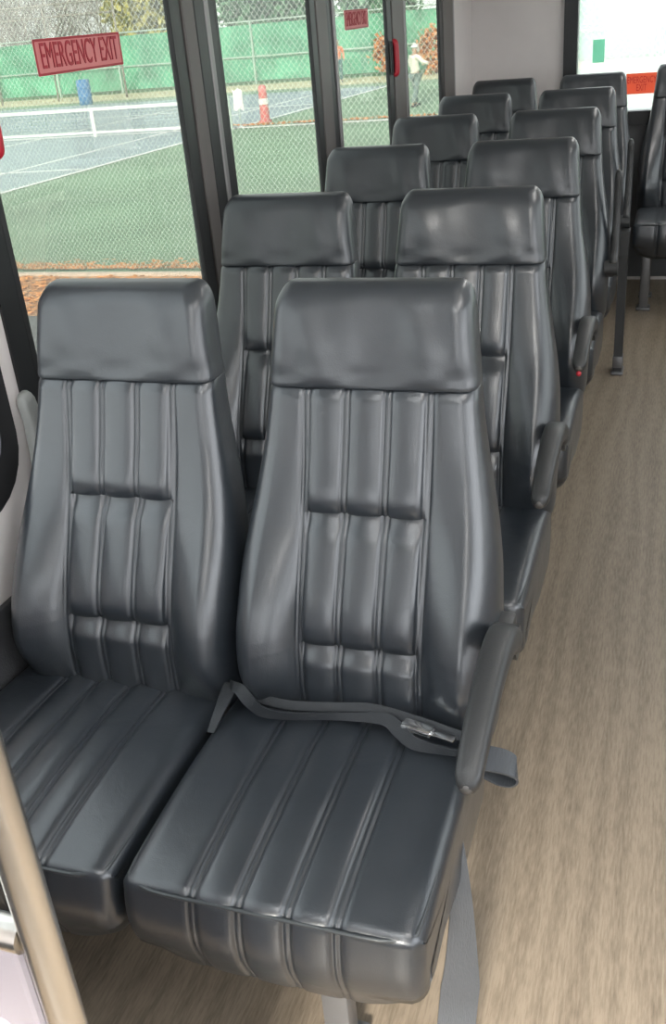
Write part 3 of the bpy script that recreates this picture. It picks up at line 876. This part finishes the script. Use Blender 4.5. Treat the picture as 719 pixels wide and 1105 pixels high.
def bare(x, y, h, label):
    t = tag(empty('bare_tree', (x, y, GZ)), label, 'tree', 'trees beyond the courts')
    bm = BM()
    tube(bm, [(0, 0, 0), (.05, 0, h*.1), (0, .05, h*.2)], [.20, .17, .14], 8)
    obj('trunk', bm, M['bark'], t, True)
    bm = BM()
    def br(p, d, l, r, g):
        q = p+d*l; mid = p+d*l*.5+Vector((random.gauss(0, 1), random.gauss(0, 1), random.gauss(0, 1)))*l*.06
        tube(bm, [p, mid, q], [r, r*.8, r*.55], 4 if g > 1 else 6, False)
        if g < 5:
            for k in range(3 if g < 4 else 2):
                nd = (d+Vector((random.gauss(0, .55), random.gauss(0, .3), random.gauss(.05, .4)))).normalized()
                br(q if k < 2 else mid, nd, l*random.uniform(.62, .85), r*.55, g+1)
    for k in range(4):
        a = k*1.57+random.random(); br(Vector((0, .05, h*.18)), Vector((.6*math.cos(a), .3*math.sin(a), .7)).normalized(), h*.16, .10, 0)
    obj('branches', bm, M['bark'], t)
    bm = BM()
    for i in range(2600):
        a = random.uniform(0, 6.28); q = 2.6*math.sqrt(random.random())
        p = Vector((q*math.cos(a), q*math.sin(a)*.8, random.uniform(h*.2, h*.85)))
        d = Vector((random.gauss(0, .6), random.gauss(0, .4), random.gauss(.6, .5))).normalized()*random.uniform(.4, .9)
        n_ = Vector((random.gauss(0, 1), random.gauss(0, 1), random.gauss(0, .3))).normalized()*.022
        bm.faces.new([bm.verts.new(p-n_), bm.verts.new(p+n_), bm.verts.new(p+d+n_*.3), bm.verts.new(p+d-n_*.3)])
    obj('twigs', bm, M['twig'], t)
bare(-40.5, 53, 8, 'bare grey winter tree at the far left above the windscreen, leftmost of four bare ones')
bare(-42.6, 62, 9, 'bare grey winter tree rising just left of the exit decal, second of four bare ones')
bare(-34.6, 53, 8, 'bare grey winter tree right above the exit decal, third of four bare ones')
bare(-36.2, 62.5, 9, 'bare grey winter tree next to the olive tree, last of four bare ones')
leafy('olive_tree', -27.6, 53, 6.8, 2.0, 1.3, M['leafy'], 'yellow olive tree right of the exit decal behind the green windscreen', 5000, z0=.1)
lf = [(-24.6, 64, 9.5, 2.6, 'leafg', 'green tree seen past the first window post'), (-21.0, 52.5, 8, 2.1, 'leafd', 'dark green tree in the middle of the second window'),
      (-17.9, 64, 9.5, 2.6, 'leafg', 'light green tree at the right of the second window'), (-14.4, 52.5, 8, 2.1, 'leafd', 'dark green tree behind the small red exit decal'),
      (-11.3, 64, 9.5, 2.6, 'leafg', 'light green tree behind the cream shirted walker'), (-8.4, 52.5, 8, 2.1, 'leafd', 'dark green tree close to the last side window post'),
      (-4.5, 64, 9, 2.6, 'leafg', 'green tree showing faintly through the left of the rear window'), (-1.2, 52.5, 8, 2.1, 'leafd', 'dark tree showing faintly at the right of the rear window')]
for x, y, h, r, m, lb in lf: leafy('green_tree', x, y, h*.78, r, 1.35, M[m], lb, 4200, z0=.08)
leafy('autumn_shrub', -10.3, 45.6, 1.9, .8, .7, M['leafo'], 'orange autumn shrub in front of the far windscreen beside the walker', 700, 'shrub', .04, .05, None)
leafy('autumn_shrub', -12.6, 45.8, 1.8, .55, .7, M['leafo'], 'orange autumn shrub near the far person in orange', 500, 'shrub', .04, .05, None)

# people
def skin_mesh(name, verts, edges, rad, m, parent, sub=2):
    me = bpy.data.meshes.new(name); me.from_pydata([Vector(v) for v in verts], edges, [])
    o = bpy.data.objects.new(name, me); COL.objects.link(o)
    o.modifiers.new('s', 'SKIN'); sd = o.modifiers.new('d', 'SUBSURF'); sd.levels = sub; sd.render_levels = sub
    sv = me.skin_vertices[0].data
    for i, r in enumerate(rad): sv[i].radius = (r, r) if not isinstance(r, tuple) else r
    sv[0].use_root = True
    bpy.context.view_layer.update()
    me2 = bpy.data.meshes.new_from_object(o.evaluated_get(bpy.context.evaluated_depsgraph_get()))
    bpy.data.objects.remove(o)
    me2.materials.clear(); me2.materials.append(m)
    for p in me2.polygons: p.use_smooth = True
    q = bpy.data.objects.new(name, me2); COL.objects.link(q)
    if parent: q.parent = parent
    return q
def person(x, y, rz, H, shirt, trous, hat, label, pose):
    t = tag(empty('person', (x, y, GZ), rz), label, 'person')
    s = H/1.75
    S = lambda v: tuple(c*s for c in v)
    hL, hR = pose['handL'], pose['handR']; eL, eR = pose['elbL'], pose['elbR']
    fL, fR = pose['footL'], pose['footR']; kL, kR = pose['kneeL'], pose['kneeR']
    V = [(0, 0, .95), (0, 0, 1.12), (0, .01, 1.30), (0, 0, 1.45), (0, 0, 1.53), (0, -.02, 1.60), (0, -.025, 1.68),
         (.19, 0, 1.42), eL, hL, (-.19, 0, 1.42), eR, hR,
         (.095, 0, .90), kL, (fL[0], fL[1]+.03, .09), fL, (-.095, 0, .90), kR, (fR[0], fR[1]+.03, .09), fR,
         (hL[0], hL[1]-.06, hL[2]-.05), (hR[0], hR[1]-.06, hR[2]-.05)]
    E = [(0, 1), (1, 2), (2, 3), (3, 4), (4, 5), (5, 6), (3, 7), (7, 8), (8, 9), (3, 10), (10, 11), (11, 12), (0, 13), (13, 14), (14, 15), (15, 16), (0, 17), (17, 18), (18, 19), (19, 20), (9, 21), (12, 22)]
    Rr = [(.15, .11), (.135, .10), (.15, .11), (.12, .09), .055, .085, .095, .06, .045, .032, .06, .045, .032, .085, .06, .045, .035, .085, .06, .045, .035, .025, .025]
    skin_mesh('body', [S(v) for v in V], E, [tuple(q*s for q in r) if isinstance(r, tuple) else r*s for r in Rr], M['skin'], t)
    # garments slightly larger than the body
    V2 = [(0, 0, .92), (0, 0, 1.12), (0, .01, 1.30), (0, 0, 1.44), (.19, 0, 1.42), eL, tuple(.8*b+.2*a for a, b in zip(eL, hL)), (-.19, 0, 1.42), eR, tuple(.8*b+.2*a for a, b in zip(eR, hR))]
    skin_mesh('jacket', [S(v) for v in V2], [(0, 1), (1, 2), (2, 3), (3, 4), (4, 5), (5, 6), (3, 7), (7, 8), (8, 9)], [tuple(q*s for q in r) if isinstance(r, tuple) else r*s for r in [(.18, .14), (.165, .13), (.175, .135), (.125, .10), .078, .062, .05, .078, .062, .05]], shirt, t)
    V3 = [(0, 0, .93), (.095, 0, .88), kL, (fL[0], fL[1]+.03, .10), (-.095, 0, .88), kR, (fR[0], fR[1]+.03, .10)]
    skin_mesh('trousers', [S(v) for v in V3], [(0, 1), (1, 2), (2, 3), (0, 4), (4, 5), (5, 6)], [tuple(q*s for q in r) if isinstance(r, tuple) else r*s for r in [(.165, .13), .11, .085, .07, .11, .085, .07]], trous, t)
    for f in (fL, fR):
        bm = BM(); bmesh.ops.create_uvsphere(bm, u_segments=12, v_segments=8, radius=1)
        for v in bm.verts: v.co = Vector((f[0]+v.co.x*.05, f[1]-.03+v.co.y*.13, max(0, .045+v.co.z*.05)))*s
        obj('shoe', bm, M['black'], t, True)
    # face and ears
    bm = BM()
    for v, r in (((0, -.125, 1.635), .016), ((-.092, -.02, 1.645), .02), ((.092, -.02, 1.645), .02)):
        bmesh.ops.create_uvsphere(bm, u_segments=8, v_segments=6, radius=r*s, matrix=Matrix.Translation(S(v)))
    obj('face_features', bm, M['skin'], t, True)
    bm = BM()
    for q in (-.035, .035): bmesh.ops.create_uvsphere(bm, u_segments=8, v_segments=6, radius=.011*s, matrix=Matrix.Translation(S((q, -.108, 1.665))))
    obj('eyes', bm, M['black'], t, True)
    bm = BM(); bmesh.ops.create_uvsphere(bm, u_segments=18, v_segments=10, radius=1)
    for v in bm.verts: v.co = Vector((v.co.x*.108, -.02+v.co.y*.118, 1.70+max(-.01, v.co.z)*.085))*s
    if hat: tube(bm, [S((0, -.06, 1.698)), S((0, -.075, 1.706))], [.15*s, .14*s], 20)
    obj('hat' if hat else 'hair', bm, hat if hat else M['bark'], t, True, 50)
    return t
person(-7.68, 31.1, 2.5, 1.68, M['shirt'], M['trous'], M['white'], 'person in cream shirt and white hat walking on the green court, arm out',
       dict(elbL=(.26, -.02, 1.18), handL=(.24, -.20, 1.06), elbR=(-.33, -.08, 1.26), handR=(-.48, -.22, 1.24), kneeL=(.11, -.10, .50), footL=(.12, -.12, .05), kneeR=(-.10, .06, .50), footR=(-.11, .20, .06)))
person(-14.3, 44.2, .4, 1.68, M['orange'], M['teal'], None, 'distant person in orange top and dark teal trousers by the green windscreen',
       dict(elbL=(.25, 0, 1.16), handL=(.26, -.10, .93), elbR=(-.25, 0, 1.16), handR=(-.26, -.10, .93), kneeL=(.10, -.03, .5), footL=(.11, 0, .05), kneeR=(-.10, -.03, .5), footR=(-.11, .03, .05)))

# small things on the courts
t = tag(empty('bollard', (-11.75, 28.9, GZ)), 'faded red bollard with a pale band beside the blue court', 'bollard')
bm = BM(); tube(bm, [(0, 0, 0), (0, 0, .05), (0, 0, .06), (0, 0, .95), (0, 0, 1.0), (0, 0, 1.03)], [.20, .20, .14, .12, .10, .04], 16); obj('body', bm, M['bollard'], t, True, 40)
bm = BM(); tube(bm, [(0, 0, .50), (0, 0, .66)], [.139, .135], 16); obj('band', bm, M['white'], t, True, 40)
t = tag(empty('towel', (-12.55, 28.9, GZ)), 'white cloth hanging on a short stand beside the blue court', 'towel')
bm = BM(); tube(bm, [(0, 0, 0), (0, 0, .95)], .02, 8); obj('stand', bm, M['fpost'], t, True)
bm = BM(); rows = [[bm.verts.new((-.15+.3*i/8, -.03+.02*math.sin(i*1.9+k*.6), .95-.55*k/8-.04*math.sin(i))) for i in range(9)] for k in range(9)]
rows2 = [[bm.verts.new(v.co+Vector((0, .05, 0))) for v in r] for r in rows]
for R_ in (rows, rows2):
    for a, b in zip(R_, R_[1:]):
        for i in range(8): bm.faces.new((a[i], a[i+1], b[i+1], b[i]))
for i in range(8): bm.faces.new((rows[0][i], rows[0][i+1], rows2[0][i+1], rows2[0][i]))
obj('cloth', bm, M['towel'], t, True)
t = tag(empty('barrel', (-25.1, 41, GZ)), 'blue barrel at the far edge of the blue court', 'barrel')
bm = BM(); tube(bm, [(0, 0, 0), (0, 0, .03), (0, 0, .3), (0, 0, .33), (0, 0, .36), (0, 0, .66), (0, 0, .69), (0, 0, .72), (0, 0, .98), (0, 0, 1.0)], [.27, .29, .29, .305, .29, .29, .305, .29, .29, .27], 20); obj('body', bm, M['barrel'], t, True, 40)
bm = BM(); tube(bm, [(0, 0, 1.0), (0, 0, 1.02)], .25, 20); obj('lid', bm, M['barrel'], t, True, 40)

# ------------------------------------------------------------------ world
wd = bpy.data.worlds.new('overcast'); sc.world = wd; wd.use_nodes = True
N = wd.node_tree.nodes; L = wd.node_tree.links; bg = N['Background']
tc = N.new('ShaderNodeTexCoord'); sx = N.new('ShaderNodeSeparateXYZ'); L.new(tc.outputs['Generated'], sx.inputs[0])
rp = N.new('ShaderNodeValToRGB'); rp.color_ramp.elements[0].position = 0.; rp.color_ramp.elements[0].color = (.95, .97, 1, 1)
rp.color_ramp.elements[1].position = .8; rp.color_ramp.elements[1].color = (.86, .93, 1, 1)
L.new(sx.outputs['Z'], rp.inputs['Fac']); L.new(rp.outputs['Color'], bg.inputs['Color'])
bg.inputs['Strength'].default_value = 5.5
sl = bpy.data.lights.new('soft_sun', 'SUN'); sl.energy = 18.; sl.angle = math.radians(14); sl.color = (1, .95, .86)
so = bpy.data.objects.new('soft_sun', sl); COL.objects.link(so)
so.rotation_euler = Vector((-.06, .82, -.49)).to_track_quat('-Z', 'Y').to_euler()

# ------------------------------------------------------------------ camera
def cam():
    F = 1053.0; pi_, ya, ro = .4712, .3559, .0911
    f = Vector((-math.sin(ya)*math.cos(pi_), math.cos(ya)*math.cos(pi_), -math.sin(pi_)))
    r = Vector((math.cos(ya), math.sin(ya), 0)); d = f.cross(r)
    r2 = r*math.cos(ro)+d*math.sin(ro); d2 = d*math.cos(ro)-r*math.sin(ro)
    cd = bpy.data.cameras.new('camera'); cd.sensor_width = 36; cd.sensor_fit = 'AUTO'; cd.lens = 36*F/1105
    cd.clip_start = .02; cd.clip_end = 400
    o = bpy.data.objects.new('camera', cd); COL.objects.link(o)
    m = Matrix((r2, -d2, -f)).transposed().to_4x4(); m.translation = (0, 0, 1.48)
    o.matrix_world = m
    sc.camera = o
cam()
vs = sc.view_settings; vs.view_transform = 'Standard'; vs.look = 'None'; vs.gamma = 1; vs.exposure = 0.1; vs.use_curve_mapping = False
sc.cycles.use_denoising = True
sc.cycles.max_bounces = 10; sc.cycles.transparent_max_bounces = 16
